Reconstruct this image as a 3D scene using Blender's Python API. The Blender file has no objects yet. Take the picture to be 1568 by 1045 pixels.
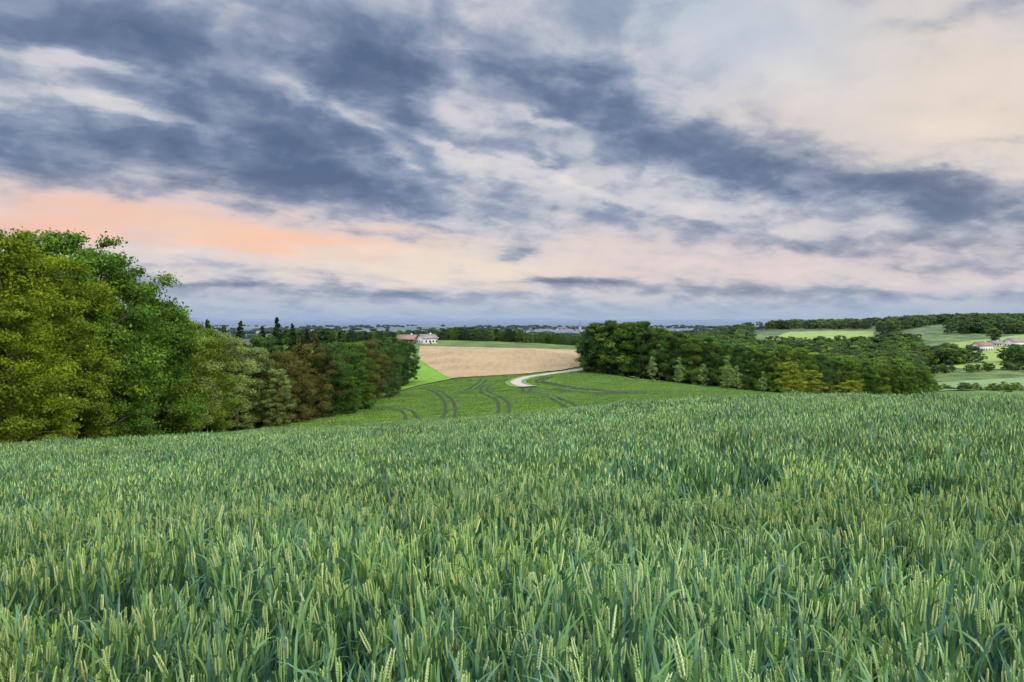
import bpy, math, numpy as np
from mathutils import Vector
rng = np.random.default_rng(7)
F = 1045.0; CX = 784.0; HY = 490.0      # image pixel constants for placing things: focal length, centre column, horizon row

def lin(c):
    out=[]
    for v in c:
        v=v/255.0
        out.append(v/12.92 if v<=0.04045 else ((v+0.055)/1.055)**2.4)
    return tuple(out)
scene=bpy.context.scene
# ------------------------------------------------------------------ terrain height
def pchip(x,y,xi):
    x=np.asarray(x,float); y=np.asarray(y,float)
    h=np.diff(x); d=np.diff(y)/h
    m=np.zeros_like(y); m[0]=d[0]; m[-1]=d[-1]
    for i in range(1,len(x)-1):
        if d[i-1]*d[i]>0:
            w1=2*h[i]+h[i-1]; w2=h[i]+2*h[i-1]
            m[i]=(w1+w2)/(w1/d[i-1]+w2/d[i])
    k=np.clip(np.searchsorted(x,xi)-1,0,len(x)-2)
    t=(xi-x[k])/h[k]; t=np.clip(t,0,1)
    return ((2*t**3-3*t**2+1)*y[k]+(t**3-2*t**2+t)*h[k]*m[k]+(-2*t**3+3*t**2)*y[k+1]+(t**3-t**2)*h[k]*m[k+1])
s0_px=[0,230,450,620,800,1000,1200,1350,1568]
s0_v=[.1325,.1215,.113,.1035,.0885,.071,.0605,.0595,.0625]
KC=.00072
FARK=[80,100,120,150,200,250,300,400,500,600,750,900,1100,1500,3000,10000,60000]
T={
 0:[15.2,18,20.3,22.5,25,27,28,29,30,31,33,36,40,50,62,64,70],
 200:[14.9,17.8,20.2,22.5,25,27,28,29,29,30,33,36,40,50,62,64,70],
 400:[13.9,16.6,19,21.8,24.5,26,27,26,24,25,28,34,40,50,62,64,70],
 600:[13.1,15.7,17.6,19.8,22,23,22,17,14.8,19,28,34,40,50,62,64,70],
 700:[12.6,15.1,17.0,18.9,21.3,21.6,20,15.5,15.2,20,28,34,40,50,62,64,70],
 800:[11.9,14.3,15.9,17.8,20.3,21,19.8,15.8,16.5,22,30,36,42,50,62,64,70],
 900:[11.2,13.4,15.2,17.3,19.8,20.3,19.6,18,19.5,24,31,37,43,50,62,64,70],
 1000:[10.5,12.6,14.2,16.2,19.2,22,24.5,28,31,34,37,38,42,50,62,64,70],
 1100:[10.1,12.1,13.9,16.6,20.6,24.8,28,33,36,37,34,28,26,44,62,64,70],
 1200:[9.8,11.8,13.8,16.8,22,27,31,37,40,38,27.5,18,13,36,60,64,70],
 1300:[9.8,11.9,13.9,17.2,22.5,28,32,37,39,36,26.5,17.5,12,34,60,64,70],
 1400:[10,12.2,14.7,18.3,24,28.5,31,35,36,33,24,11,6,30,60,64,70],
 1500:[10.1,12.4,15,18.7,24.5,29,31,33,33.5,29,18,5,3,28,60,64,70],
 1568:[10.1,12.4,15,18.7,24.5,29,31,33,32.5,26,15.5,5,4,28,60,64,70],
}
NYK=np.concatenate([[0,10,20,30,40,50,60],FARK])
pxs=sorted(T)
ROW=[]
LY=np.linspace(math.log(5),math.log(60000),700)
for p in pxs:
    s0=float(pchip(s0_px,s0_v,np.array([float(p)]))[0])
    yy=np.array([0,10,20,30,40,50,60.])
    d=np.concatenate([1.95+s0*yy+KC*yy**2,T[p]])
    ROW.append(pchip(NYK,d,np.exp(LY)))
ROW=np.array(ROW)
UG=np.linspace(-0.75,0.75,301)
uk=(np.array(pxs)-CX)/F
TAB=np.zeros((301,700))
for j in range(700):
    TAB[:,j]=pchip(uk,ROW[:,j],UG)
def smooth(a,axis,k):
    ker=np.hanning(k+2)[1:-1]; ker/=ker.sum()
    pad=[(0,0),(0,0)]; pad[axis]=(k//2,k//2)
    ap=np.pad(a,pad,mode='edge')
    return np.apply_along_axis(lambda r:np.convolve(r,ker,'valid'),axis,ap)
TAB=smooth(TAB,0,21); TAB=smooth(TAB,1,7)
def H(x,y):
    x=np.asarray(x,float); y=np.asarray(y,float)
    ys=np.maximum(y,5.0)
    u=np.clip(x/ys,-0.7499,0.7499)
    a=(u+0.75)/1.5*300; b=(np.log(ys)-LY[0])/(LY[-1]-LY[0])*699
    b=np.clip(b,0,698.999)
    i=a.astype(int); j=b.astype(int); fa=a-i; fb=b-j
    d=(TAB[i,j]*(1-fa)*(1-fb)+TAB[i+1,j]*fa*(1-fb)+TAB[i,j+1]*(1-fa)*fb+TAB[i+1,j+1]*fa*fb)
    pl=1.95+30*np.tanh(.0865*y/30)-20*np.tanh(.045*x/20)+KC*np.maximum(y,0)**2*(y<20)
    w=np.clip((y-6)/6,0,1); w=w*w*(3-2*w)
    bump=0.05*np.sin(x*.31+1.3)*np.sin(y*.23)+.03*np.sin(x*.9+y*.5)
    far=np.clip((y-250)/800,0,1)
    bump=bump+far*1.2*np.sin(x*.021+y*.008)*np.sin(y*.017-x*.006)
    return -(d*w+pl*(1-w))+bump
def H1(x,y): return float(H(np.array([x]),np.array([y]))[0])
def at(px,y): return ((px-CX)/F*y, y)
def ground_at(px,py,start=88.):
    s=(py-HY)/F; u=(px-CX)/F
    ys=np.exp(np.linspace(math.log(start),math.log(4000),6000))
    D=-H(u*ys,ys)
    k=np.where(s*ys>=D)[0]
    y=ys[k[0]] if len(k) else 4000.
    return (u*y,y)
# ------------------------------------------------------------------ mesh helper
def build_mesh(name,parts,mats,smooth_sh=False):
    vs=[];cs=[];loops=[];starts=[];tot=[];mi=[];off=0;ls=0
    for p in parts:
        v=np.asarray(p['v'],float).reshape(-1,3); f=np.asarray(p['f'],int)
        c=p.get('c'); 
        if c is None: c=np.full(len(v),.5)
        vs.append(v); cs.append(c)
        n,k=f.shape
        loops.append((f+off).ravel()); starts.append(ls+np.arange(n)*k); tot.append(np.full(n,k)); 
        mi.append(np.full(n,p.get('m',0))); off+=len(v); ls+=n*k
    vs=np.concatenate(vs);cs=np.concatenate(cs);loops=np.concatenate(loops);starts=np.concatenate(starts);tot=np.concatenate(tot);mi=np.concatenate(mi)
    me=bpy.data.meshes.new(name)
    me.vertices.add(len(vs)); me.vertices.foreach_set('co',vs.ravel().astype(np.float32))
    me.loops.add(len(loops)); me.loops.foreach_set('vertex_index',loops.astype(np.int32))
    me.polygons.add(len(starts)); me.polygons.foreach_set('loop_start',starts.astype(np.int32))
    try: me.polygons.foreach_set('loop_total',tot.astype(np.int32))
    except Exception: pass
    me.polygons.foreach_set('material_index',mi.astype(np.int32))
    if smooth_sh: me.polygons.foreach_set('use_smooth',np.ones(len(starts),bool))
    for m in mats: me.materials.append(m)
    at_=me.attributes.new('vr','FLOAT','POINT'); at_.data.foreach_set('value',cs.astype(np.float32))
    me.update(calc_edges=True)
    return me
def add_obj(name,me,loc=(0,0,0),parent=None):
    o=bpy.data.objects.new(name,me); scene.collection.objects.link(o); o.location=loc
    if parent: o.parent=parent
    return o
# ------------------------------------------------------------------ node helper
class NT:
    def __init__(s,tree): s.t=tree; s.n=tree.nodes; s.l=tree.links
    def put(s,sock,val):
        if val is None: return
        if isinstance(val,bpy.types.NodeSocket): s.l.new(val,sock)
        else:
            if isinstance(val,(tuple,list)) and sock.type=='RGBA' and len(val)==3: val=(*val,1)
            sock.default_value=val
    def math(s,op,a,b=None,c=None,clamp=False):
        n=s.n.new('ShaderNodeMath'); n.operation=op; n.use_clamp=clamp
        s.put(n.inputs[0],a)
        if b is not None: s.put(n.inputs[1],b)
        if c is not None: s.put(n.inputs[2],c)
        return n.outputs[0]
    def vm(s,op,a,b=None,out=0):
        n=s.n.new('ShaderNodeVectorMath'); n.operation=op; s.put(n.inputs[0],a)
        if b is not None:
            s.put(n.inputs['Scale'] if op=='SCALE' else n.inputs[1],b)
        return n.outputs[out]
    def mix(s,f,a,b,mode='MIX'):
        n=s.n.new('ShaderNodeMix'); n.data_type='RGBA'; n.blend_type=mode
        s.put(n.inputs[0],f); s.put(n.inputs[6],a); s.put(n.inputs[7],b); return n.outputs[2]
    def noise(s,v,scale,detail=4,rough=.5,col=False,dist=0):
        n=s.n.new('ShaderNodeTexNoise'); s.put(n.inputs['Vector'],v); n.inputs['Scale'].default_value=scale
        n.inputs['Detail'].default_value=detail; n.inputs['Roughness'].default_value=rough; n.inputs['Distortion'].default_value=dist
        return n.outputs['Color' if col else 'Fac']
    def mr(s,v,a,b,c=0,d=1,sm=True):
        n=s.n.new('ShaderNodeMapRange'); n.interpolation_type='SMOOTHSTEP' if sm else 'LINEAR'
        s.put(n.inputs[0],v)
        for i,k in enumerate((a,b,c,d)): n.inputs[1+i].default_value=k
        return n.outputs[0]
    def ramp(s,f,stops):
        n=s.n.new('ShaderNodeValToRGB'); s.put(n.inputs[0],f); e=n.color_ramp.elements
        while len(e)<len(stops): e.new(.5)
        for i,(p,c) in enumerate(stops): e[i].position=p; e[i].color=(*c,1)
        return n.outputs[0]
    def mapping(s,v,loc=(0,0,0),rot=(0,0,0),sc=(1,1,1),typ='POINT'):
        n=s.n.new('ShaderNodeMapping'); n.vector_type=typ; s.put(n.inputs[0],v)
        n.inputs['Location'].default_value=loc; n.inputs['Rotation'].default_value=rot; n.inputs['Scale'].default_value=sc
        return n.outputs[0]
    def attr(s,name,typ='GEOMETRY',out='Fac'):
        n=s.n.new('ShaderNodeAttribute'); n.attribute_name=name; n.attribute_type=typ; return n.outputs[out]
def new_mat(name):
    m=bpy.data.materials.new(name); m.use_nodes=True; t=NT(m.node_tree); t.n.clear()
    t.out=t.n.new('ShaderNodeOutputMaterial'); return m,t
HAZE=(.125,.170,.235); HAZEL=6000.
def haze(t,col):  # aerial haze painted into the base colour, growing with distance from the origin
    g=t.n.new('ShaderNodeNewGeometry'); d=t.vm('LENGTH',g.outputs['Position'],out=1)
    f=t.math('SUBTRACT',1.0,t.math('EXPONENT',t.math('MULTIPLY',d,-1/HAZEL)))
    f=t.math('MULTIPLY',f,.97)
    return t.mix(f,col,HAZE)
def finish(t,col,rough=.8,trans=0,spec=.3,bump=None,dif=False):
    if dif: p=t.n.new('ShaderNodeBsdfDiffuse'); t.put(p.inputs[0],col)
    else:
        p=t.n.new('ShaderNodeBsdfPrincipled'); t.put(p.inputs['Base Color'],col); p.inputs['Roughness'].default_value=rough
        p.inputs['Specular IOR Level'].default_value=spec
    if bump is not None:
        b=t.n.new('ShaderNodeBump'); b.inputs['Strength'].default_value=bump[1]; b.inputs['Distance'].default_value=bump[2]
        t.l.new(bump[0],b.inputs['Height']); t.l.new(b.outputs[0],p.inputs['Normal'])
    if trans:
        tr=t.n.new('ShaderNodeBsdfTranslucent'); t.put(tr.inputs[0],col)
        mx=t.n.new('ShaderNodeMixShader'); mx.inputs[0].default_value=trans
        t.l.new(p.outputs[0],mx.inputs[1]); t.l.new(tr.outputs[0],mx.inputs[2]); t.l.new(mx.outputs[0],t.out.inputs[0])
    else: t.l.new(p.outputs[0],t.out.inputs[0])
def pos(t): return t.n.new('ShaderNodeNewGeometry').outputs['Position']
def simple(name,col,rough=.8,var=.3,scale=1.,hz=True,spec=.3):
    m,t=new_mat(name); n=t.noise(pos(t),scale,4,.6)
    c=t.mix(t.mr(n,.3,.7),tuple(v*(1-var) for v in col),tuple(min(1,v*(1+var)) for v in col))
    finish(t,haze(t,c) if hz else c,rough,spec=spec); return m
def leaf_mat(name,col,instancer=False):
    m,t=new_mat(name); vr=t.attr('vr')
    base=t.attr('tint','INSTANCER','Color') if instancer else col
    k=t.math('MULTIPLY_ADD',vr,1.3,.35)
    if instancer: c=t.vm('SCALE',base,k)
    else:
        cc=t.n.new('ShaderNodeRGB'); cc.outputs[0].default_value=(*col,1); c=t.vm('SCALE',cc.outputs[0],k)
    n=t.noise(pos(t),.3,1,.5)
    c=t.mix(t.mr(n,.35,.65,0,.6),c,t.vm('MULTIPLY',c,(1.35,1.22,.8)))
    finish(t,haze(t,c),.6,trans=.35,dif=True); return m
bark=simple('bark',(.07,.055,.04),.9,.4,6)
# ------------------------------------------------------------------ world / sky
SUN_AZ=math.radians(122); SUN_EL=math.radians(30)   # clockwise from +Y
w=bpy.data.worlds.new('World'); scene.world=w; w.use_nodes=True
try: w.cycles.sampling_method='NONE'
except Exception as e: print(e)
t=NT(w.node_tree); t.n.clear()
tc=t.n.new('ShaderNodeTexCoord'); D=tc.outputs['Generated']
sx=t.n.new('ShaderNodeSeparateXYZ'); t.l.new(D,sx.inputs[0]); X,Y,Z=sx.outputs
ysafe=t.math('MAXIMUM',Y,.12)
zc=t.math('MAXIMUM',Z,0.0)
def plane(k):
    den=t.math('ADD',zc,k)
    cmb=t.n.new('ShaderNodeCombineXYZ'); t.l.new(t.math('DIVIDE',X,den),cmb.inputs[0]); t.l.new(t.math('DIVIDE',Y,den),cmb.inputs[1]); return cmb.outputs[0]
P=plane(.22)
P2_=plane(.36)
Pr=t.mapping(P,rot=(0,0,math.radians(-34)))
Ps=t.mapping(Pr,sc=(.80,1.12,1))            # stretched along the wind
warp=t.vm('SCALE',t.vm('SUBTRACT',t.noise(Ps,2.8,5,.58,col=True),(.5,.5,.5)),.20)
cm2=t.n.new('ShaderNodeCombineXYZ'); t.l.new(t.math('DIVIDE',X,ysafe),cm2.inputs[0]); t.l.new(t.math('DIVIDE',Z,ysafe),cm2.inputs[1])
UV0=cm2.outputs[0]; UV=t.vm('ADD',UV0,t.vm('MULTIPLY',warp,(1.0,.6,0)))
UVL=t.vm('ADD',UV0,t.vm('MULTIPLY',warp,(1.0,.18,0)))
def blob(px,py,rx,ry,ang):
    src=UVL if ry<13 and py>400 else UV
    mp=t.mapping(src,((px-CX)/F,(HY-py)/F,0),(0,0,math.radians(-ang)),(rx/F,ry/F,1),'TEXTURE')
    sq=t.vm('DOT_PRODUCT',mp,mp,out=1)
    return t.math('EXPONENT',t.math('MULTIPLY',sq,-1.0))
B=[(200,50,400,90,12,-.36),(120,238,280,54,8,-.46),(600,95,190,110,30,-.42),(480,262,230,46,14,-.46),(330,140,240,60,18,-.24),
   (900,150,170,50,28,-.34),(1130,235,280,42,18,-.42),(1450,300,230,36,10,-.38),(960,300,200,24,12,-.16),(1300,370,260,20,6,-.22),
   (330,436,190,8,2,-.40),(880,434,130,7,2,-.40),(1250,448,300,8,1,-.28),(560,455,220,6,1,-.22),(1440,45,100,24,-14,-.34),(1545,215,60,12,-8,-.25),
   (110,100,210,11,14,.36),(210,180,180,12,16,.34),(440,40,60,45,30,.28),(690,90,40,45,0,.28),(690,155,90,20,22,.34),(700,225,190,14,18,.34),(850,182,70,10,12,.36),
   (560,200,130,12,28,.28),(860,275,160,12,20,.26),(1080,320,230,16,10,.26),(1450,262,90,9,0,.26),
   (180,340,320,44,6,.30),(440,365,150,22,4,.22),(1380,120,330,100,8,.26),(1120,50,260,60,10,.12),(680,395,320,24,2,.30),(760,418,150,12,0,.28),(1250,415,320,16,3,.26),(300,400,260,20,4,.14)]
acc=None
for (px,py,rx,ry,a,st) in B:
    b=t.math('MULTIPLY',blob(px,py,rx,ry,a),st)
    acc=b if acc is None else t.math('ADD',acc,b)
f1=t.noise(Ps,2.9,7,.56); f2=t.noise(t.mapping(P2_,loc=(3.1,7.7,0),sc=(1,1,1)),7.5,6,.55,dist=.25)
f3=t.noise(t.mapping(Pr,loc=(9,2,0),sc=(.40,1.8,1)),2.8,4,.5)
L=t.math('ADD',acc,.65)
L=t.math('ADD',L,t.math('MULTIPLY',t.math('SUBTRACT',f1,.5),.95))
L=t.math('ADD',L,t.math('MULTIPLY',t.math('SUBTRACT',t.mr(f2,.30,.70),.5),.32))
L=t.math('ADD',L,t.math('MULTIPLY',t.math('SUBTRACT',f3,.5),.18))
L=t.math('SUBTRACT',L,t.math('MULTIPLY',t.math('MAXIMUM',t.math('SUBTRACT',L,.74),0.0),.55))   # thick cloud never burns out
col=t.ramp(L,[(0,lin((88,106,138))),(.25,lin((110,127,156))),(.48,lin((150,162,184))),(.66,lin((194,196,206))),(.84,lin((222,217,218))),(1,lin((244,236,229)))])
TI=[(180,335,310,50,5,(244,202,182),.85),(450,370,180,24,4,(255,200,164),.9),(60,345,130,26,0,(252,188,160),.6),(1480,150,240,130,10,(248,226,200),.7),(1250,210,150,40,10,(238,218,202),.3),
    (720,408,240,26,0,(246,230,204),.8),(1120,40,260,80,10,(178,200,220),.5),(300,450,260,20,0,(178,180,202),.4),(1150,405,600,50,0,(228,204,202),.5)]
lm=t.mr(L,.15,.75)
for (px,py,rx,ry,a,c,st) in TI:
    col=t.mix(t.math('MULTIPLY',t.math('MULTIPLY',blob(px,py,rx,ry,a),st),t.math('MULTIPLY_ADD',lm,.7,.3)),col,lin(c))
hz=t.mr(Z,.0,.052,1,0)
col=t.mix(t.math('MULTIPLY',hz,.88),col,lin((166,185,210)))
sky=t.n.new('ShaderNodeTexSky'); sky.sky_type='NISHITA'; sky.sun_disc=False; sky.sun_elevation=SUN_EL; sky.sun_rotation=SUN_AZ
zb=t.math('ADD',1.0,t.math('MULTIPLY',t.mr(Z,.45,.8),2.5))
bb=t.math('ADD',1.0,t.math('MULTIPLY',t.mr(Y,.15,-.5),1.5))
col10=t.vm('SCALE',col,t.math('MULTIPLY',t.math('MULTIPLY',zb,bb),10.0))
fin=t.mix(.05,col10,sky.outputs[0])
bg=t.n.new('ShaderNodeBackground'); t.l.new(fin,bg.inputs[0]); bg.inputs[1].default_value=.1
wo=t.n.new('ShaderNodeOutputWorld'); t.l.new(bg.outputs[0],wo.inputs[0])
# sun
sl=bpy.data.lights.new('sun','SUN'); sl.energy=2.4; sl.angle=math.radians(10); sl.color=(1,.87,.68)
so=bpy.data.objects.new('sun',sl); scene.collection.objects.link(so)
sd=Vector((math.sin(SUN_AZ)*math.cos(SUN_EL),math.cos(SUN_AZ)*math.cos(SUN_EL),math.sin(SUN_EL)))
so.rotation_euler=(-sd).to_track_quat('-Z','Y').to_euler(); so.location=(60,-40,60)
# ------------------------------------------------------------------ terrain mesh
th=np.concatenate([np.radians(np.arange(-180,-52,3.0)),np.radians(np.arange(-52,52,.2)),np.radians(np.arange(52,180,3.0))])
rr=np.concatenate([np.linspace(.5,20,40),np.exp(np.linspace(math.log(20.5),math.log(60000),420))])
RR,TH=np.meshgrid(rr,th,indexing='ij')
gx=RR*np.sin(TH); gy=RR*np.cos(TH); gz=H(gx,gy)
nR,nT=RR.shape
vv=np.stack([gx,gy,gz],-1).reshape(-1,3)
i=np.arange(nR-1)[:,None]; j=np.arange(nT)[None,:]; j2=(j+1)%nT
fq=np.stack([i*nT+j,i*nT+j2,(i+1)*nT+j2,(i+1)*nT+j],-1).reshape(-1,4)[:, ::-1]
cen=np.array([[0,0,H1(0,0)]]); vv=np.concatenate([vv,cen]); ci=len(vv)-1
jt=np.arange(nT); ftri=np.stack([jt,(jt+1)%nT,np.full(nT,ci)],-1)
m,t=new_mat('ground'); p=pos(t)
d=t.vm('LENGTH',p,out=1)
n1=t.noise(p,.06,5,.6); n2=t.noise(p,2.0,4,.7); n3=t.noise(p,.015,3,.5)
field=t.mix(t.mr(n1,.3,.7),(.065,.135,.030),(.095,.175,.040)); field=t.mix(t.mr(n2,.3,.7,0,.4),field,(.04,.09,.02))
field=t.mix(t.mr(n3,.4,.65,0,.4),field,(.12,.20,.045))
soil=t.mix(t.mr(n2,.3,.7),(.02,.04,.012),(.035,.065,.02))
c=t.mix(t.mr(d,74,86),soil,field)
forestfloor=t.mix(t.mr(n1,.4,.6),(.05,.085,.02),(.11,.16,.035))
c=t.mix(t.mr(d,300,420),c,forestfloor)
vo=t.n.new('ShaderNodeTexVoronoi'); t.l.new(t.vm('ADD',t.mapping(p,sc=(.0030,.0012,1)),t.vm('SCALE',t.noise(p,.004,3,.5,col=True),.5)),vo.inputs['Vector']); vo.inputs['Scale'].default_value=1
sc_=t.n.new('ShaderNodeSeparateColor'); t.l.new(vo.outputs['Color'],sc_.inputs[0])
plain=t.ramp(sc_.outputs[0],[(0,(.010,.025,.016)),(.42,(.015,.035,.02)),(.46,(.09,.13,.05)),(.7,(.14,.18,.08)),(.82,(.22,.20,.13)),(1,(.04,.08,.025))])
big=t.noise(t.mapping(p,sc=(.00012,.0005,1)),1,3,.6)
plain=t.mix(t.mr(big,.42,.58,0,.75),plain,(.015,.035,.022))
c=t.mix(t.mr(d,950,1200),c,plain)
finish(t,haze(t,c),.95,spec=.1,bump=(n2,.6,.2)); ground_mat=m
me=build_mesh('ground',[dict(v=vv,f=fq),dict(v=np.zeros((0,3)),f=ftri-len(vv),c=np.zeros(0))],[ground_mat],True)
add_obj('ground',me)
# ------------------------------------------------------------------ draped patches / ribbons
def resample(pts,n):
    pts=np.array(pts,float); k=np.linspace(0,len(pts)-1,n); i=np.minimum(k.astype(int),len(pts)-2); f=(k-i)[:,None]
    return pts[i]*(1-f)+pts[i+1]*f
def catmull(pts,n):
    P_=np.array(pts,float); P_=np.vstack([2*P_[0]-P_[1],P_,2*P_[-1]-P_[-2]])
    out=[]
    ts=np.linspace(0,len(pts)-1-1e-6,n)
    for s in ts:
        i=int(s); f=s-i; a,b,c_,d_=P_[i],P_[i+1],P_[i+2],P_[i+3]
        out.append(.5*((2*b)+(-a+c_)*f+(2*a-5*b+4*c_-d_)*f*f+(-a+3*b-3*c_+d_)*f**3))
    return np.array(out)
# occupancy map of the near valley field: where the standing crop is interrupted
MX0,MX1,MY0,MY1,MR=-75.,180.,80.,300.,.2
MASK=np.zeros((int((MY1-MY0)/MR),int((MX1-MX0)/MR)),bool)
def mark(q,rad):
    q=np.asarray(q).reshape(-1,2); k=int(math.ceil(rad/MR))
    for dx in range(-k,k+1):
        for dy in range(-k,k+1):
            if (dx*dx+dy*dy)*MR*MR<=rad*rad+1e-6:
                a=((q[:,0]-MX0)/MR).astype(int)+dx; b=((q[:,1]-MY0)/MR).astype(int)+dy
                o=(a>=0)&(a<MASK.shape[1])&(b>=0)&(b<MASK.shape[0]); MASK[b[o],a[o]]=True
def drape(name,rows,off,mat,n=70,m_=16,parent=None):
    R=[resample([ground_at(*q) if len(q)==2 else at(q[0],q[2]) for q in r],n) for r in rows]
    G=resample(np.array(R).reshape(len(R),-1),(len(R)-1)*m_+1).reshape(-1,n,2)
    z=H(G[...,0],G[...,1])+off
    v=np.concatenate([G,z[...,None]],-1).reshape(-1,3); a=G.shape[0]
    fine=resample(np.array(R).reshape(len(R),-1),500).reshape(500,n,2); fine=resample(fine.transpose(1,0,2).reshape(n,-1),500).reshape(-1,2)
    mark(fine,.3)
    i=np.arange(a-1)[:,None]; j=np.arange(n-1)[None,:]
    f=np.stack([i*n+j,i*n+j+1,(i+1)*n+j+1,(i+1)*n+j],-1).reshape(-1,4)
    return add_obj(name,build_mesh(name,[dict(v=v,f=f)],[mat],True),parent=parent)
def ribbon_part(pts,width,off,n=120):
    C=catmull(pts,n); Tn=np.gradient(C,axis=0); Tn/=np.linalg.norm(Tn,axis=1)[:,None]+1e-9
    N=np.stack([-Tn[:,1],Tn[:,0]],-1)
    w_=np.full(n,width) if np.isscalar(width) else width
    v=[]
    for s in (-.5,.5):
        q=C+N*(w_*s)[:,None]; v.append(np.column_stack([q,H(q[:,0],q[:,1])+off]))
    v=np.concatenate(v); i=np.arange(n-1)
    return v,np.stack([i,i+1,n+i+1,n+i],-1)
def field_mat(name,a,b,rowrot=0.2,rowsc=1.2):
    m,t=new_mat(name); p=pos(t); n=t.noise(p,.05,5,.6); c=t.mix(t.mr(n,.3,.7),a,b)
    r=t.noise(t.mapping(p,rot=(0,0,rowrot),sc=(rowsc,.04,1)),1,3,.6); c=t.mix(t.mr(r,.35,.65,0,.4),c,tuple(x*1.25 for x in b))
    n2=t.noise(p,1.5,3,.7); c=t.mix(t.mr(n2,.4,.7,0,.3),c,tuple(x*.6 for x in a))
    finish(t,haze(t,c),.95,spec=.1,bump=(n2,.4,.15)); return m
tan=field_mat('tan_crop',(.24,.178,.092),(.32,.24,.13),.5,.5)
bright=field_mat('bright_grass',(.10,.21,.018),(.13,.26,.025))
meadow=field_mat('meadow_grass',(.15,.22,.035),(.23,.30,.07),.9,.3)
pale=field_mat('pale_crop',(.12,.19,.07),(.16,.24,.09))
drape('tan_field',[[(690,581),(745,577),(800,574),(860,568),(919,559)],[(640,550),(700,549),(780,548),(860,548),(921,549)],[(643,531),(700,532.5),(780,534),(850,536),(905,539)]],.35,tan)
drape('grass_field',[[(604,602),(640,592),(691,581.5)],[(607,583),(624,566),(639.5,550)]],.3,bright)
drape('meadow',[[(1150,532),(1220,533),(1300,529)],[(1185,518),(1250,513),(1335,520)],[(1210,509),(1270,507),(1340,507)]],.4,meadow)
drape('meadow',[[(1408,560),(1480,566),(1600,568)],[(1425,542),(1500,540),(1600,538)],[(1450,527),(1510,520),(1600,512)]],.4,meadow)
drape('crop_field',[[(1432,600),(1500,598),(1600,596)],[(1428,588),(1500,583),(1600,577)]],.4,pale)
gravel=simple('gravel',(.34,.32,.28),.9,.15,3)
pth=[ground_at(*q) for q in [(808,594),(793,590),(791,585),(808,579),(838,574.5),(880,569),(906,565),(926,560.5)]]
v1,f1_=ribbon_part(pth,3.4,.42)
pt2=[ground_at(*q) for q in [(918,557),(927,562),(940,570),(958,576),(975,580)]]
v2,f2_=ribbon_part(pt2,2.8,.46)
mark(catmull(pth,1500),3.2); mark(catmull(pt2,1500),3)
add_obj('gravel_path',build_mesh('gravel_path',[dict(v=v1,f=f1_),dict(v=v2,f=f2_)],[gravel],True))
verge=field_mat('verge_grass',(.09,.16,.03),(.13,.21,.05))
vv1,ff1=ribbon_part(pth,7.0,.34)
add_obj('grass_verge',build_mesh('grass_verge',[dict(v=vv1,f=ff1)],[verge],True))
tram=simple('tramline_shade',(.018,.038,.013),.95,.3,1)  # dark colour stands in for crop shade in the tramline gaps
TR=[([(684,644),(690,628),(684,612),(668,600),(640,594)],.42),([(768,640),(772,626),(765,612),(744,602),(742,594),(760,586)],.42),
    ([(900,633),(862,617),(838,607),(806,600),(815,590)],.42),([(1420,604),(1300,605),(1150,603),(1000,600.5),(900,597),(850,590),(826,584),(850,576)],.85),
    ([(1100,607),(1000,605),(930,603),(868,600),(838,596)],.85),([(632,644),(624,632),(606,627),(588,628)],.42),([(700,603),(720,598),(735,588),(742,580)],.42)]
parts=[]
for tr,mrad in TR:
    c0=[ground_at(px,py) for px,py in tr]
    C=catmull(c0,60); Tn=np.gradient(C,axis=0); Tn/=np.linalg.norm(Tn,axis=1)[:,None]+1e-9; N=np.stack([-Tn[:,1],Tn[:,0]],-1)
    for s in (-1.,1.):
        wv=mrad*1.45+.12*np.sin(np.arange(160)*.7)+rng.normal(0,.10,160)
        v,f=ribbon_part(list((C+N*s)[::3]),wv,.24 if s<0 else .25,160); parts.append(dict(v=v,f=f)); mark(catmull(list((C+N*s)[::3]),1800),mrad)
add_obj('tractor_track_shade',build_mesh('tractor_track_shade',parts,[tram],True))
# ------------------------------------------------------------------ trees
def tube(path,rad,sides=7):
    path=np.array(path,float); n=len(path); a=np.linspace(0,2*np.pi,sides,endpoint=False); V=[]
    Tn=np.gradient(path,axis=0)
    for k in range(n):
        tt=Tn[k]/(np.linalg.norm(Tn[k])+1e-9); ref=np.array([1,0,0]) if abs(tt[0])<.8 else np.array([0,1,0])
        e1=np.cross(tt,ref); e1/=np.linalg.norm(e1); e2=np.cross(tt,e1)
        V.append(path[k]+rad[k]*(np.cos(a)[:,None]*e1+np.sin(a)[:,None]*e2))
    V=np.concatenate(V); i=np.arange(n-1)[:,None]; j=np.arange(sides)[None,:]; j2=(j+1)%sides
    return V,np.stack([i*sides+j,i*sides+j2,(i+1)*sides+j2,(i+1)*sides+j],-1).reshape(-1,4)
def unit(a): return a/(np.linalg.norm(a,axis=1)[:,None]+1e-9)
def cards(r,C,nrm,size,asp=.6):
    n=len(C); rv=unit(r.normal(size=(n,3))); a=unit(np.cross(nrm,rv)); b=np.cross(nrm,a)
    s=size[:,None]
    V=np.stack([C-a*s*.5,C+b*s*asp*.5+nrm*s*.08,C+a*s*.5,C-b*s*asp*.5+nrm*s*.08],1).reshape(-1,3)
    return V,np.arange(n*4).reshape(-1,4)
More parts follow.
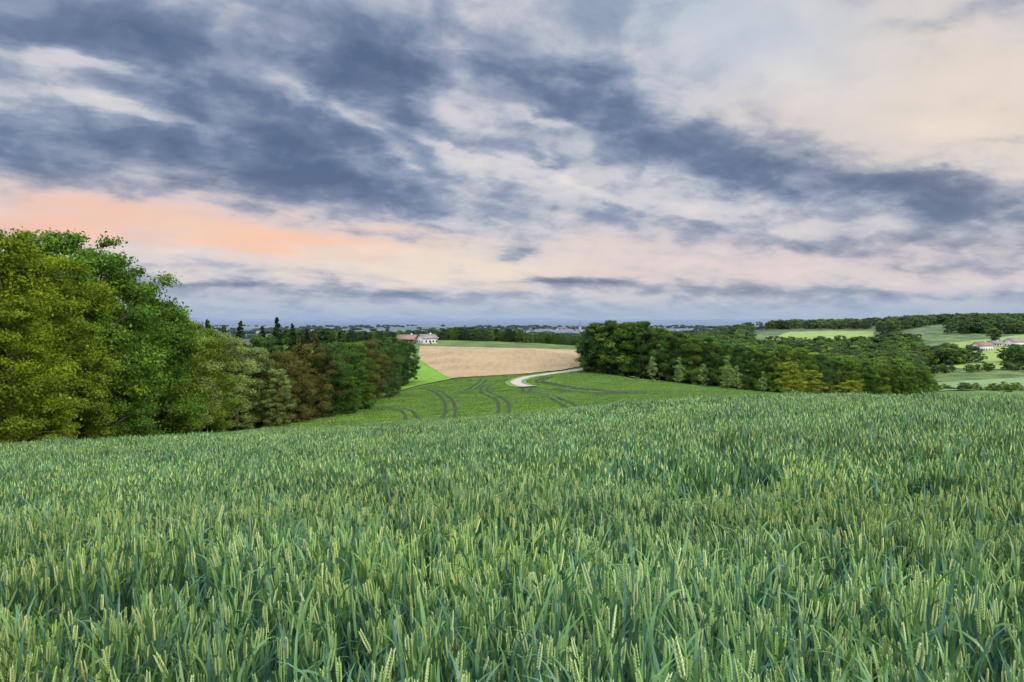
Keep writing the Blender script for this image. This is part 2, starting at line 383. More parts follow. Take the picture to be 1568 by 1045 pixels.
def tree_mesh(name,seed,Ht,R,ncl,nleaf,leaf,mats,base=.06,kind='round',cl=(.16,.30)):
    r=np.random.default_rng(seed)
    parts=[]
    tp=[np.array([0,0,-.8])]; 
    for k in range(1,9): tp.append(np.array([r.normal(0,.012*Ht)*k/8,r.normal(0,.012*Ht)*k/8,Ht*.85*k/8]))
    rad=[Ht*.022*(1-.11*k) for k in range(9)]
    v,f=tube(tp,rad); parts.append(dict(v=v,f=f,m=0))
    tc=base+(1-base)*r.random(ncl)**.85
    tc=np.clip(tc,0,.97)
    if kind=='round': prof=lambda q:np.sqrt(np.clip(1-((q-.40)/.62)**2,0.02,1))
    elif kind=='narrow': prof=lambda q:np.clip(np.sin(np.pi*np.clip(q,0.02,1)**.7),.08,1)**.8
    else: prof=lambda q:np.clip(1-q,.02,1)
    az=r.random(ncl)*2*np.pi; lob=1+.22*np.sin(az*2+seed)+.15*np.sin(az*3+tc*6+seed*2)
    rc=R*.88*prof(tc)*lob*(r.random(ncl)**.42)
    cz=tc*Ht
    C=np.stack([rc*np.cos(az),rc*np.sin(az),cz],-1)
    cr=R*(cl[0]+(cl[1]-cl[0])*r.random(ncl))*(.6+.4*prof(tc))
    cz_over=C[:,2]+cr*.8-Ht; C[:,2]-=np.maximum(cz_over,0)
    for k in r.choice(ncl,min(ncl,14),replace=False):
        z0=max(.12*Ht,C[k,2]*.6); st=np.array([0,0,z0]); md=(st+C[k])/2+np.array([0,0,.03*Ht])
        v,f=tube([st,md,C[k]],[Ht*.008,Ht*.005,Ht*.002],5); parts.append(dict(v=v,f=f,m=0))
    wts=cr**2; wts/=wts.sum(); ci=r.choice(ncl,nleaf,p=wts)
    dirs=unit(r.normal(size=(nleaf,3))); dirs[:,2]=dirs[:,2]*.8+.1
    rad_=cr[ci]*(r.random(nleaf)**.45)*(1+.38*r.normal(size=nleaf)*.6)
    Pp=C[ci]+dirs*rad_[:,None]*np.array([1,1,.72])
    Pp[:,2]=np.maximum(Pp[:,2],.15)
    nrm=unit(dirs*.6+r.normal(size=(nleaf,3))*.55+np.array([0,0,.3]))
    v,f=cards(r,Pp,nrm,leaf*(.5+1.*r.random(nleaf)))
    cc=np.clip(.5+(r.random(ncl)-.5)*.6,0,1)[ci]+r.normal(0,.14,nleaf)
    parts.append(dict(v=v,f=f,m=1,c=np.repeat(np.clip(cc,0,1.3),4)))
    return build_mesh(name,parts,mats)
def spruce_mesh(name,seed,Ht,R,nb,npb,leaf,mats):
    r=np.random.default_rng(seed); parts=[]
    v,f=tube([[0,0,-.8],[0,0,Ht*.5],[0,0,Ht*.99]],[Ht*.016,Ht*.009,.02]); parts.append(dict(v=v,f=f,m=0))
    t_=.04+.95*(np.arange(nb)+r.random(nb))/nb; az=r.random(nb)*2*np.pi
    Lb=R*(1-t_)**.85*(.7+.45*r.random(nb))+.15
    bi=np.repeat(np.arange(nb),npb); s=r.random(nb*npb)**.6
    dr=np.stack([np.cos(az),np.sin(az)],-1)[bi]
    side=np.stack([-dr[:,1],dr[:,0]],-1)*(r.normal(0,.16,nb*npb)*Lb[bi]*(1.1-s))[:,None]
    xy=dr*(s*Lb[bi])[:,None]+side
    z=t_[bi]*Ht-.35*(s**1.3)*Lb[bi]+.12*Lb[bi]*s**4-np.abs(r.normal(0,.12,nb*npb))
    Pp=np.column_stack([xy,z]); nrm=unit(np.column_stack([dr*.5,np.ones(len(z))*.8])+r.normal(size=(len(z),3))*.5)
    v,f=cards(r,Pp,nrm,leaf*(.6+.8*r.random(len(z))),.45)
    parts.append(dict(v=v,f=f,m=1,c=np.repeat(np.clip(.5+r.normal(0,.18,nb)[bi],0,1.2),4)))
    return build_mesh(name,parts,mats)
inst_leaf=leaf_mat('foliage',(.07,.12,.03),True)
hiT=[tree_mesh('broadleaf_tree_hi%d'%k,10+k,16,5.2+.6*(k%3),140,48000,.22,[bark,inst_leaf],base=.03,cl=(.11,.26)) for k in range(6)]
hiN=[tree_mesh('narrow_tree_hi%d'%k,30+k,14,3.2,80,16000,.20,[bark,inst_leaf],base=.02,kind='narrow',cl=(.2,.4)) for k in range(2)]
hiS=[spruce_mesh('spruce_hi%d'%k,50+k,20,3.4,240,50,.38,[bark,inst_leaf]) for k in range(2)]
def coll(name,meshes):
    c=bpy.data.collections.new(name)
    for k,me in enumerate(meshes):
        o=bpy.data.objects.new('%s_%02d'%(name,k),me); c.objects.link(o)
    return c
midT=[tree_mesh('broadleaf_mid%d'%k,70+k,16,5.4,90,9000,.44,[bark,inst_leaf],base=.05,cl=(.15,.30)) for k in range(5)]
midS=[spruce_mesh('spruce_mid%d'%k,90+k,16,3.2,150,24,.7,[bark,inst_leaf]) for k in range(2)]
lowT=[tree_mesh('broadleaf_low%d'%k,110+k,16,6.0,44,2600,.85,[bark,inst_leaf],base=.06,cl=(.18,.36)) for k in range(4)]
lowW=[tree_mesh('wood_low%d'%k,130+k,10,12.0,50,1500,2.2,[bark,inst_leaf],base=0,cl=(.18,.34)) for k in range(4)]
def scatter(name,pts,rot,scl,idx,tint,col_):
    n=len(pts); me=bpy.data.meshes.new(name); me.vertices.add(n); me.vertices.foreach_set('co',np.asarray(pts,np.float32).ravel())
    a=me.attributes.new('rot','FLOAT_VECTOR','POINT'); a.data.foreach_set('vector',np.asarray(rot,np.float32).ravel())
    a=me.attributes.new('scl','FLOAT_VECTOR','POINT'); a.data.foreach_set('vector',np.asarray(scl,np.float32).ravel())
    a=me.attributes.new('idx','INT','POINT'); a.data.foreach_set('value',np.asarray(idx,np.int32))
    a=me.attributes.new('tint','FLOAT_COLOR','POINT'); a.data.foreach_set('color',np.column_stack([tint,np.ones(n)]).astype(np.float32).ravel())
    me.update(); o=add_obj(name,me)
    ng=bpy.data.node_groups.new(name+'_instancing','GeometryNodeTree')
    ng.interface.new_socket(name='Geometry',in_out='INPUT',socket_type='NodeSocketGeometry')
    ng.interface.new_socket(name='Geometry',in_out='OUTPUT',socket_type='NodeSocketGeometry')
    N=ng.nodes; Lk=ng.links; gi=N.new('NodeGroupInput'); go=N.new('NodeGroupOutput'); ip=N.new('GeometryNodeInstanceOnPoints')
    ci=N.new('GeometryNodeCollectionInfo'); ci.inputs['Collection'].default_value=col_; ci.inputs['Separate Children'].default_value=True; ci.inputs['Reset Children'].default_value=True
    def na(nm,ty):
        q=N.new('GeometryNodeInputNamedAttribute'); q.data_type=ty; q.inputs['Name'].default_value=nm
        return [s for s in q.outputs if s.enabled and s.name=='Attribute'][0]
    Lk.new(gi.outputs[0],ip.inputs['Points']); Lk.new(ci.outputs[0],ip.inputs['Instance']); ip.inputs['Pick Instance'].default_value=True
    Lk.new(na('idx','INT'),ip.inputs['Instance Index'])
    er=N.new('FunctionNodeEulerToRotation'); Lk.new(na('rot','FLOAT_VECTOR'),er.inputs[0]); Lk.new(er.outputs[0],ip.inputs['Rotation'])
    Lk.new(na('scl','FLOAT_VECTOR'),ip.inputs['Scale']); Lk.new(ip.outputs[0],go.inputs[0])
    md=o.modifiers.new('instancing','NODES'); md.node_group=ng
    return o
G_=(.082,.160,.024); G2=(.115,.185,.024); G3=(.056,.112,.028); OL=(.130,.195,.016); PALE=(.17,.235,.075); RED=(.095,.100,.028); DK=(.030,.058,.026); YG=(.20,.26,.03)
tint_mats={}
def place_tree(name,me,px,y,top=None,height=None,tint=G_,wid=1.,r=None,x=None):
    X_,Y_=at(px,y) if x is None else (x,y)
    g=H1(X_,Y_); Hm=max(v for v in (me.vertices[k].co.z for k in range(0,len(me.vertices),37)))
    if height is None: height=(-g)-(top-HY)/F*y
    s=height/Hm
    key=tuple(round(c,4) for c in tint)
    if key not in tint_mats: tint_mats[key]=leaf_mat('foliage_%d'%len(tint_mats),tint)
    o=add_obj(name,me,(X_,Y_,g)); o.scale=(s*wid,s*wid,s); o.rotation_euler=(0,0,rng.random()*6.28)
    o.material_slots[1].link='OBJECT'; o.material_slots[1].material=tint_mats[key]
    return o
# left forest edge (individual trees)
LE=[(-70,46,352,OL,0,'b'),(-2,47,350,OL,1,'b'),(62,54,384,OL,2,'b'),(112,62,356,G_,5,'b'),(158,68,386,G_,4,'b'),(200,78,432,G2,3,'b'),(232,80,470,G_,2,'b'),(262,86,484,G2,3,'b'),
    (20,44,470,OL,2,'b'),(100,52,480,G2,0,'b'),(160,60,500,G_,1,'b'),
    (292,92,498,PALE,0,'n'),(305,98,502,G2,4,'b'),(335,108,507,PALE,0,'b'),(362,116,520,PALE,1,'n'),(385,122,530,PALE,2,'b'),(405,130,514,G3,3,'b'),
    (318,118,490,G3,0,'s'),(343,124,498,G3,1,'s'),(368,135,492,DK,0,'s'),(424,150,486,DK,1,'s'),(402,150,500,DK,0,'s'),(448,150,496,DK,0,'s'),
    (425,118,565,PALE,3,'b'),(438,126,538,RED,5,'b'),(458,130,515,RED,1,'s'),(470,136,526,RED,1,'b'),(484,139,512,RED,0,'s'),(497,142,524,G3,2,'b'),(515,150,524,G3,3,'b'),(540,158,524,G_,4,'b'),(560,172,522,RED,5,'b'),(578,190,518,G3,2,'b'),(596,212,516,G3,3,'b'),(610,232,519,G3,4,'b'),(624,243,524,G3,0,'b'),
    (470,160,503,DK,0,'s'),(520,178,508,DK,1,'s'),(560,200,508,DK,1,'s'),(585,218,506,G3,0,'s'),(535,146,575,G_,1,'b'),(560,156,585,G_,2,'b')]
for (px,y,top,ti,k,ty) in LE:
    if ty=='b': place_tree('broadleaf_tree',hiT[k%6],px,y,top,tint=ti,wid=1.0)
    elif ty=='n': place_tree('willow_tree',hiN[k%2],px,y,top,tint=ti,wid=1.2)
    else: place_tree('spruce_tree',hiS[k%2],px,y,top,tint=ti,wid=1.0)
# right tree line, individual front trees
RT=[(912,262,494,G_,0),(935,258,491,G3,1),(962,256,490,G_,2),(985,252,496,G3,3),(1010,250,502,G_,4),(1035,248,508,G3,5),(1060,246,514,G_,2),(1085,246,519,G3,3),(1112,244,524,G_,1),(1140,242,527,G3,2),(1168,240,529,G_,0),(1198,240,530,G2,3),(1228,240,535,G2,4),(1255,242,542,G3,5),(1280,244,548,G_,0),(1305,244,550,G2,1),(1330,244,553,G_,3),(1352,244,556,G2,2),(1374,244,558,G_,0),(1396,244,560,G2,1),(1416,244,568,G_,2)]
for (px,y,top,ti,k) in RT:
    place_tree('broadleaf_tree',hiT[k],px,y,top+rng.normal(0,2.5),tint=ti,wid=.9)
for (px,y,top) in [(999,226,546),(1040,222,547),(1077,220,557),(1114,216,545),(1168,214,569),(1128,218,560)]:
    place_tree('birch_tree',hiN[int(px)%2],px,y,top,tint=(.19,.28,.09),wid=.95)
place_tree('maple_tree',hiT[1],1210,208,554,tint=YG,wid=1.25); place_tree('maple_tree',hiT[2],1243,212,566,tint=YG,wid=1.2)
place_tree('hazel_shrub',hiT[3],1305,190,583,tint=YG,wid=2.2); place_tree('hazel_shrub',hiT[0],1282,192,590,tint=YG,wid=2.)
# forests (instanced masses)
def forest(name,pts,heights,tints,idx,col_,Hm,wid=1.1):
    pts=np.array(pts); n=len(pts); z=H(pts[:,0],pts[:,1]); s=np.array(heights)/Hm
    rot=np.zeros((n,3)); rot[:,2]=rng.random(n)*6.28
    w_=s*wid*(.9+.3*rng.random(n))
    return scatter(name,np.column_stack([pts,z-.3]),rot,np.column_stack([w_,w_,s]),idx,np.array(tints),col_)
def tints(n,pal,jit=.22):
    p=np.array(pal)[rng.integers(0,len(pal),n)]; return np.clip(p*(1+rng.normal(0,jit,(n,1))),.01,1)
cm=coll('forest_tree_forms',midT+midS)
# left forest interior
P1=[];h1=[]
for _ in range(900):
    px=rng.uniform(-420,620); y=rng.uniform(50,330)
    x,_y=at(px,y)
    edge=np.interp(px,[-70,0,100,190,250,300,350,430,500,600,640],[46,48,60,72,84,97,114,135,150,225,246])+6
    if y<edge or x>-33-6: continue
    top=np.interp(px,[-400,0,50,100,150,190,210,250,300,350,430,600,640],[350,358,384,366,394,430,462,490,503,510,514,517,525])+10
    h=-H1(x,y)-(top-HY)/F*y
    h=min(h,20+rng.normal(0,1)); 
    if h<7: continue
    P1.append((x,y)); h1.append(h*rng.uniform(.85,1))
forest('forest',P1,h1,tints(len(P1),[G_,G3,G2,DK,RED]),rng.choice(7,len(P1),p=[.16,.16,.16,.16,.16,.10,.10]),cm,16.5)
# wood behind the tan field and behind left forest
P2=[];h2=[]
for _ in range(700):
    px=rng.uniform(420,905); y=rng.uniform(470,640)
    if 600<px<690 and y<500: continue
    if px>660 and y<505: continue
    top=np.interp(px,[420,500,560,640,700,760,800,850,905],[508,503,506,508,500,502,505,511,515])+rng.normal(2,2)
    x,_=at(px,y); h=-H1(x,y)-(top-HY)/F*y
    if h<5: continue
    P2.append((x,y)); h2.append(min(h,19))
forest('forest',P2,h2,tints(len(P2),[G3,DK,G_]),rng.choice(7,len(P2),p=[.19,.19,.19,.19,.20,.02,.02]),cm,16.5)
# right wood behind the front row
P3=[];h3=[]
for _ in range(500):
    px=rng.uniform(905,1425); y=rng.uniform(258,340)
    top=np.interp(px,[905,950,1000,1100,1200,1300,1400,1425],[495,491,499,519,530,549,559,573])+rng.normal(3,2)
    x,_=at(px,y); h=-H1(x,y)-(top-HY)/F*y; P3.append((x,y)); h3.append(min(h,22))
forest('forest',P3,h3,tints(len(P3),[G3,DK,G_,G2]),rng.integers(0,5,len(P3)),cm,16.5)
# far valley and hill woods
cl_=coll('far_tree_forms',lowT)
def vn(x,y,s,sd=0):
    return (np.sin(x/s+sd)+np.sin(y/s*1.3+sd*2)+np.sin((x+y)/s*.7+sd*3)+np.sin((x-y)/s*1.9+sd))/4
P4=[];h4=[]
for _ in range(5200):
    px=rng.uniform(1000,1640); y=rng.uniform(345,1150); x,_=at(px,y)
    g=H1(x,y); gpy=HY-g/y*F
    ok=False
    if px<1420 and y<720: ok = True
    if px<1360 and y>=960: ok=True
    if 720<=y<960 and px<1150: ok=True
    if px>=1330 and y>=700: ok= vn(x,y,45)>-.12
    if 1150<px<1345 and 505<gpy<534 and y>680: ok=False
    if px>1405 and 512<gpy<568 and y<880 and y>472:
        ok = vn(x,y,30,2)>.5
    row=px>=1400 and 430<y<460
    if px>=1405 and y<472: ok=row
    if ok: P4.append((x,y)); h4.append(rng.uniform(9,15) if not row else rng.uniform(3.5,6))
forest('forest',P4,h4,tints(len(P4),[G_,G3,(.075,.12,.03),G2],.28),rng.integers(0,4,len(P4)),cl_,16,1.2)
# plain woods
clw=coll('distant_wood_forms',lowW)
P5=[];h5=[]
for _ in range(6000):
    y=math.exp(rng.uniform(math.log(1150),math.log(7000))); px=rng.uniform(200,1640); x,_=at(px,y)
    if vn(x*1.0,y*2.2,230,1)>.16: P5.append((x,y)); h5.append(rng.uniform(10,17))
forest('forest',P5,h5,tints(len(P5),[DK,G3],.2),rng.integers(0,4,len(P5)),clw,10,1.1)
# bushes along pale field
P6=[at(px,300+rng.normal(0,4)) for px in np.arange(1432,1600,7)]
forest('hedge',P6,rng.uniform(1.5,4,len(P6)),tints(len(P6),[OL,G_]),rng.integers(0,5,len(P6)),cm,16,1.6)
# ------------------------------------------------------------------ buildings
white=simple('white_render',(.58,.56,.52),.9,.06,1); roofR=simple('clay_tiles',(.22,.13,.10),.9,.25,2); roofG=simple('grey_tiles',(.20,.18,.17),.9,.25,2); glass=simple('window_glass',(.03,.035,.045),.2,.2,1,spec=.5); wood=simple('brown_wood',(.13,.075,.04),.9,.3,2)
townw=simple('town_walls',(.26,.27,.28),.9,.2,.02); townr=simple('town_roofs',(.13,.10,.10),.9,.2,.02)
def box(x0,x1,y0,y1,z0,z1):
    v=np.array([[x,y,z] for x in (x0,x1) for y in (y0,y1) for z in (z0,z1)]); f=np.array([[0,1,3,2],[4,6,7,5],[0,4,5,1],[2,3,7,6],[0,2,6,4],[1,5,7,3]]); return v,f
def house(name,px,y,w_,d_,hw,hr,roof,rot=0,wallm=None):
    x,_=at(px,y); e=bpy.data.objects.new(name,None); scene.collection.objects.link(e); e.location=(x,y,H1(x,y)); e.rotation_euler=(0,0,rot)
    v,f=box(-w_/2,w_/2,-d_/2,d_/2,-1.5,hw)
    gv=np.array([[-w_/2,-d_/2,hw],[-w_/2,d_/2,hw],[-w_/2,0,hw+hr-.1],[w_/2,-d_/2,hw],[w_/2,d_/2,hw],[w_/2,0,hw+hr-.1]])
    add_obj('walls',build_mesh('walls',[dict(v=v,f=f),dict(v=gv,f=np.array([[0,1,2],[3,5,4]]))],[wallm or white]),parent=e)
    o=.7; k=hr/(d_/2)
    rp=[]
    for s in (-1,1):
        a=[[-w_/2-o,s*(d_/2+o),hw-o*k],[w_/2+o,s*(d_/2+o),hw-o*k],[w_/2+o,0,hw+hr],[-w_/2-o,0,hw+hr]]
        v=np.array(a+[[q[0],q[1],q[2]+.25] for q in a]); rp.append(dict(v=v,f=np.array([[0,1,2,3],[4,5,6,7],[0,1,5,4],[1,2,6,5],[2,3,7,6],[3,0,4,7]])))
    add_obj('roof',build_mesh('roof',rp,[roof]),parent=e)
    wp=[]
    for sy in (-1,1):
        for fl in range(max(1,int(hw//2.7))):
            for q in np.arange(-w_/2+1.5,w_/2-1,2.6):
                v,f=box(q,q+1.1,sy*(d_/2)-.05,sy*(d_/2)+.05,1.+fl*2.7,2.3+fl*2.7); wp.append(dict(v=v,f=f))
    for sx_ in (-1,1):
        for q in np.arange(-d_/2+1.2,d_/2-1,2.6):
            v,f=box(sx_*w_/2-.05,sx_*w_/2+.05,q,q+1.1,1.,2.3); wp.append(dict(v=v,f=f))
    add_obj('windows',build_mesh('windows',wp,[glass]),parent=e)
    v,f=box(-.55,.55,-d_/2-.08,-d_/2+.02,0,2.1); add_obj('door',build_mesh('door',[dict(v=v,f=f)],[wood]),parent=e)
    v,f=box(w_*.2,w_*.2+.8,-.4,.4,hw+hr-.6,hw+hr+.9); add_obj('chimney',build_mesh('chimney',[dict(v=v,f=f)],[white]),parent=e)
    return e
house('farmhouse',654,436,10.5,8,3.8,2.2,roofG,.7); house('barn',624,446,12,8,3.0,2.5,roofR,-.2,wood)
house('farmhouse',1504,610,14,9,5.2,2.6,roofR,.2); house('barn',1490,618,9,7,3,2.2,roofR,-.4,wood); house('farmhouse',1552,625,13,9,5,2.6,roofG,.3); house('barn',1524,640,10,7,3,2.2,roofG,.1)
# town on the plain
tp=[]
for _ in range(300):
    px=rng.normal(845,42) if rng.random()<.85 else rng.uniform(380,1040); y=rng.uniform(2500,3600); x,_y=at(px,y); z=H1(x,y); a,b,hh=rng.uniform(9,20),rng.uniform(9,14),rng.uniform(6,12)
    v,f=box(x-a/2,x+a/2,y-b/2,y+b/2,z-2,z+hh); tp.append(dict(v=v,f=f,m=0))
    v=np.array([[x-a/2,y-b/2,z+hh],[x+a/2,y-b/2,z+hh],[x+a/2,y+b/2,z+hh],[x-a/2,y+b/2,z+hh],[x-a/2,y,z+hh+5],[x+a/2,y,z+hh+5]])
    tp.append(dict(v=v,f=np.array([[0,1,5,4],[2,3,4,5]]),m=1)); tp.append(dict(v=v,f=np.array([[0,4,3],[1,2,5]]),m=0))
add_obj('town',build_mesh('town',tp,[townw,townr]))
x,y=at(888,2700); z=H1(x,y); v,f=box(x-5,x+5,y-5,y+5,z-1,z+34)
sv=np.array([[x-5.5,y-5.5,z+34],[x+5.5,y-5.5,z+34],[x+5.5,y+5.5,z+34],[x-5.5,y+5.5,z+34],[x,y,z+58]])
v3,f3_=box(x-9,x+9,y+5.2,y+38,z-1,z+16)
add_obj('church',build_mesh('church',[dict(v=v,f=f,m=0),dict(v=sv,f=np.array([[0,1,4],[1,2,4],[2,3,4],[3,0,4]]),m=1),dict(v=v3,f=f3_,m=0)],[townw,townr]))
# mountains on the horizon
mm,t=new_mat('mountain_haze'); finish(t,t.mix(t.mr(t.noise(pos(t),.0006,4,.6),.35,.65),(.140,.178,.245),(.155,.193,.258)),1,spec=0)  # aerial haze put straight into the mountain base colours
xs=np.linspace(-42000,42000,500); hh=np.zeros(500)
r2=np.random.default_rng(5)
for k,(a,b) in enumerate([(9000,.5),(4000,.3),(1700,.18),(700,.1),(300,.05)]): hh+=b*np.sin(xs/a*2+r2.random()*9)
hh=np.abs(hh)
env=np.exp(-((xs+12000)/10000)**2)+.14
hh=hh*env*480+80
v=np.concatenate([np.column_stack([xs,np.full(500,50000),np.full(500,-80)]),np.column_stack([xs,np.full(500,52500),hh-60])]); i=np.arange(499)
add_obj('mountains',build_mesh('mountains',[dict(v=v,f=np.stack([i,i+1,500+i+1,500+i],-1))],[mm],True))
# ------------------------------------------------------------------ wheat
def wheat_mat(name,a,b,tr=.3,dif=False,hzz=False):
    m,t=new_mat(name); vr=t.attr('vr'); p=pos(t)
    c=t.mix(t.mr(vr,.1,.9),a,b)
    n=t.noise(p,.45,2,.6); c=t.mix(t.mr(n,.35,.65,0,.5),c,t.vm('MULTIPLY',c,(1.35,1.15,.7)))
    n2=t.noise(t.mapping(p,sc=(.12,.4,0)),1.,2,.6); c=t.vm('SCALE',c,t.mr(n2,.3,.7,.72,1.25))
    if hzz:
        n3=t.noise(p,.03,3,.6); c=t.mix(t.mr(n3,.35,.65,0,.5),c,t.vm('MULTIPLY',c,(1.4,1.25,.8))); c=haze(t,c)
    finish(t,c,.42,trans=tr,spec=.4,dif=dif); return m
wl=wheat_mat('wheat_leaf',(.050,.142,.095),(.118,.245,.058),.25); ws=wheat_mat('wheat_stem',(.055,.13,.09),(.09,.165,.085),0,True); wh=wheat_mat('wheat_ear',(.19,.31,.10),(.33,.42,.18),0,True)
wf=wheat_mat('valley_crop',(.080,.175,.055),(.150,.265,.060),.2,True,True)
def ribbons(r,base,az,Ln,t0,bend,w_,seg,tw=.6,c=None):
    n=len(az); d=np.stack([np.cos(az),np.sin(az)],-1); tws=r.normal(0,tw,n)
    Pc=base.copy(); V=[]
    for k in range(seg+1):
        s=k/seg; th_=t0+bend*s**1.3
        prof=max(.04,(1-s**2.2)*(0.55+.45*min(1,s*4)))
        a=tws*s; sd_=np.stack([-d[:,1]*np.cos(a),d[:,0]*np.cos(a),np.sin(a)],-1)
        V.append(Pc-sd_*(w_*prof/2)[:,None]); V.append(Pc+sd_*(w_*prof/2)[:,None])
        Pc=Pc+(Ln/seg)[:,None]*np.column_stack([d*np.sin(th_)[:,None],np.cos(th_)])
    V=np.stack(V,1).reshape(-1,3); K=2*(seg+1)
    f=np.concatenate([np.stack([np.arange(n)*K+2*k,np.arange(n)*K+2*k+1,np.arange(n)*K+2*k+3,np.arange(n)*K+2*k+2],-1) for k in range(seg)])
    return V,f,np.repeat(c if c is not None else r.random(n),K)
OCT=np.array([[1,0,0],[0,1,0],[-1,0,0],[0,-1,0],[0,0,1],[0,0,-1.]]); OF=np.array([[0,1,4],[1,2,4],[2,3,4],[3,0,4],[1,0,5],[2,1,5],[3,2,5],[0,3,5]])
def ear_template(lod):
    V=[];Fc=[]
    if lod==0:
        for j in range(9):
            for s in (-1,1):
                sc=1-.35*abs(j-3.5)/5; z=.006+j*.0095+(0.0047 if s>0 else 0)
                q=OCT*np.array([.0052*sc,.0062*sc,.0100]); q[4]=[.004*s,0,.0125]
                q=q+np.array([s*.0062*sc,0,z]); Fc.append(OF+len(V)*6); V.append(q)
        return np.concatenate(V),np.concatenate(Fc)
    w_= .0085 if lod==1 else .015
    V=np.array([[0,0,-.002],[w_,0,.03],[0,w_,.03],[-w_,0,.03],[0,-w_,.03],[0,0,.098]])
    f=np.array([[0,2,1],[0,3,2],[0,4,3],[0,1,4],[1,2,5],[2,3,5],[3,4,5],[4,1,5]]); return V,f
def wheat_clump(name,seed,size,n,lod):
    r=np.random.default_rng(seed); base=np.column_stack([r.uniform(-size/2,size/2,(n,2)),np.zeros(n)])
    hs=r.normal(.80,.065,n)
    seg={0:5,1:3,2:2}[lod]; wm={0:1.,1:1.3,2:2.4}[lod]; parts=[]
    az=r.random(n)*6.28; lean=np.abs(r.normal(0,.06,n))
    v,f,c=ribbons(r,base,az,hs,lean*.3,lean*1.2,np.full(n,.0045*wm),2 if lod else 3,0); 
    parts.append(dict(v=v,f=f,m=1,c=c))
    K=2*((2 if lod else 3)+1); tip=(v.reshape(n,K,3)[:,-1]+v.reshape(n,K,3)[:,-2])/2
    nl={0:4,1:3,2:2}[lod]
    for k in range(nl):
        zf=[.93,.76,.56,.35][k]
        b=base+(tip-base)*zf*r.uniform(.93,1.03,(n,1))
        Ln=r.uniform(.15,.28,n)*(1+.15*(k>0)); dro=np.where(r.random(n)<.25,r.uniform(1.2,2.2,n),r.uniform(.0,.7,n))
        v,f,c=ribbons(r,b,r.random(n)*6.28,Ln,r.uniform(.08,.42,n),dro,r.uniform(.012,.021,n)*wm,seg,.7,c=np.clip(r.random(n)*.8+(.2 if k==0 else -.12*k),0,1))
        parts.append(dict(v=v,f=f,m=0,c=c))
    hasear=r.random(n)<(.62 if lod==0 else .42); TV,TF=ear_template(lod); q=np.where(hasear)[0]; ne=len(q)
    rz=r.random(ne)*6.28; tl=r.normal(0,.16,ne); ta=r.random(ne)*6.28; sc=r.uniform(.8,1.15,ne)
    R_=TV[None]*sc[:,None,None]; cx,sx2=np.cos(rz)[:,None],np.sin(rz)[:,None]
    Vx=R_[...,0]*cx-R_[...,1]*sx2; Vy=R_[...,0]*sx2+R_[...,1]*cx; Vz=R_[...,2]
    Vx=Vx+Vz*np.sin(tl)[:,None]*np.cos(ta)[:,None]; Vy=Vy+Vz*np.sin(tl)[:,None]*np.sin(ta)[:,None]
    V=np.stack([Vx,Vy,Vz],-1)+(tip[q])[:,None,:]
    f=(TF[None]+(np.arange(ne)*len(TV))[:,None,None]).reshape(-1,3)
    parts.append(dict(v=V.reshape(-1,3),f=f,m=2,c=np.repeat(r.random(ne),len(TV))))
    return build_mesh(name,parts,[wl,ws,wh])
W0=[wheat_clump('wheat_a%d'%k,200+k,.26,18,0) for k in range(10)]
W1=[wheat_clump('wheat_b%d'%k,220+k,.5,54,1) for k in range(8)]
W2=[wheat_clump('wheat_c%d'%k,240+k,1.15,150,2) for k in range(8)]
wc=coll('wheat_forms',W0+W1+W2)
def grid(y0,y1,step,hw):
    out=[]
    for y in np.arange(y0,y1,step):
        X_=np.arange(-hw(y),hw(y),step); out.append(np.column_stack([X_,np.full(len(X_),y)]))
    g=np.concatenate(out); return g+rng.uniform(-.35,.35,g.shape)*step
g0=grid(1.25,7,.22,lambda y:.8*y+1.5); g1=grid(6.9,20,.42,lambda y:.8*y+2); g2=grid(19.8,84,.95,lambda y:.82*y+3)
keep=(g2[:,0]>-44)   # field ends at the wood's edge
g2=g2[keep]
pts=np.concatenate([g0,g1,g2]); idx=np.concatenate([rng.integers(0,10,len(g0)),10+rng.integers(0,8,len(g1)),18+rng.integers(0,8,len(g2))])
x,y=pts.T
nz=vn(x,y,.4,1)*.5+vn(x,y,1.5,3)*.7+vn(x*1.0,y,4.4,5)*.6
sz=1+.17*nz+rng.normal(0,.05,len(pts))
gap=(vn(x,y*1.3,.9,4)>.56)&(y<45); sz=np.where(gap,sz*.76,sz)
gap2=(vn(x*.6,y*1.5,2.2,9)>.50); sz=np.where(gap2,sz*.78,sz)
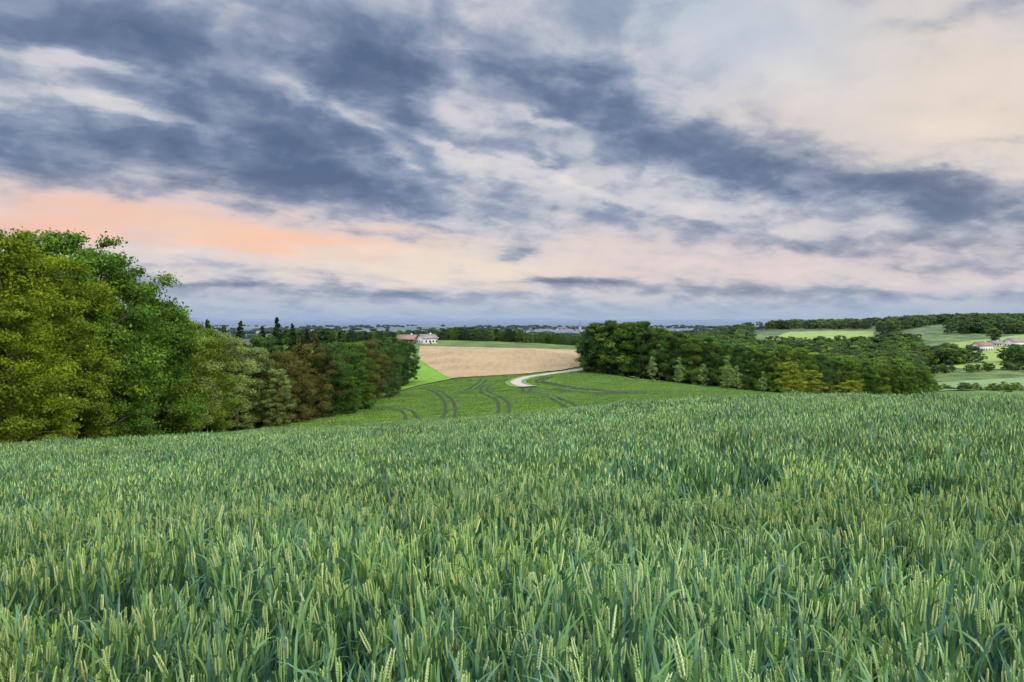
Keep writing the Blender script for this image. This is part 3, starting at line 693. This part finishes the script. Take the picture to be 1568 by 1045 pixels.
rot=np.column_stack([rng.normal(0,.07,len(pts)),rng.normal(0,.07,len(pts)),rng.random(len(pts))*6.28])
scatter('wheat_field',np.column_stack([pts,H(x,y)]),rot,np.column_stack([np.ones(len(pts))]*2+[sz]),idx,np.ones((len(pts),3)),wc)
# standing crop of the valley field: one mesh of blades, tracks and path left open
nb=900000
bx=rng.uniform(MX0,MX1,nb); by=rng.uniform(82,285,nb)
bu=bx/by*F+CX
a=((bx-MX0)/MR).astype(int).clip(0,MASK.shape[1]-1); b=((by-MY0)/MR).astype(int).clip(0,MASK.shape[0]-1)
ylim=np.interp(bu,[400,480,560,600,640,690,745,800,860,919,930,975,1000,1100,1200,1420,1430],[118,140,172,208,222,246,256,258,262,285,262,248,240,232,225,232,100])
ok=~MASK[b,a]&(bu>400)&(bu<1430)&(by<ylim)&(bx>-52)
bx,by=bx[ok],by[ok]; n=len(bx); bz=H(bx,by)
an=rng.random(n)*np.pi; wd=rng.uniform(.10,.20,n); hb=rng.uniform(.20,.40,n)*(1+.2*vn(bx,by,3.,2))
dx,dy=np.cos(an)*wd,np.sin(an)*wd
lx,ly=rng.normal(0,.10,(2,n))
V=np.stack([np.column_stack([bx-dx,by-dy,bz-.05]),np.column_stack([bx+dx,by+dy,bz-.05]),np.column_stack([bx+lx,by+ly,bz+hb])],1).reshape(-1,3)
add_obj('valley_crop_field',build_mesh('valley_crop_field',[dict(v=V,f=np.arange(3*n).reshape(-1,3),c=np.repeat(rng.random(n),3))],[wf]))
print('wheat instances',len(g0),len(g1),len(g2),'forest',len(P1),len(P2),len(P3),len(P4),len(P5),'blades',n)
# ------------------------------------------------------------------ camera
cam=bpy.data.cameras.new('camera'); co=bpy.data.objects.new('camera',cam); scene.collection.objects.link(co); scene.camera=co
cam.sensor_width=36; cam.lens=36*F/1568; co.location=(0,0,0); co.rotation_euler=(math.radians(90),0,0)
cam.shift_y=-(522.5-490)/1568; cam.clip_start=.1; cam.clip_end=120000
scene.view_settings.view_transform='Standard'; scene.view_settings.look='None'; scene.view_settings.exposure=0; scene.view_settings.gamma=1
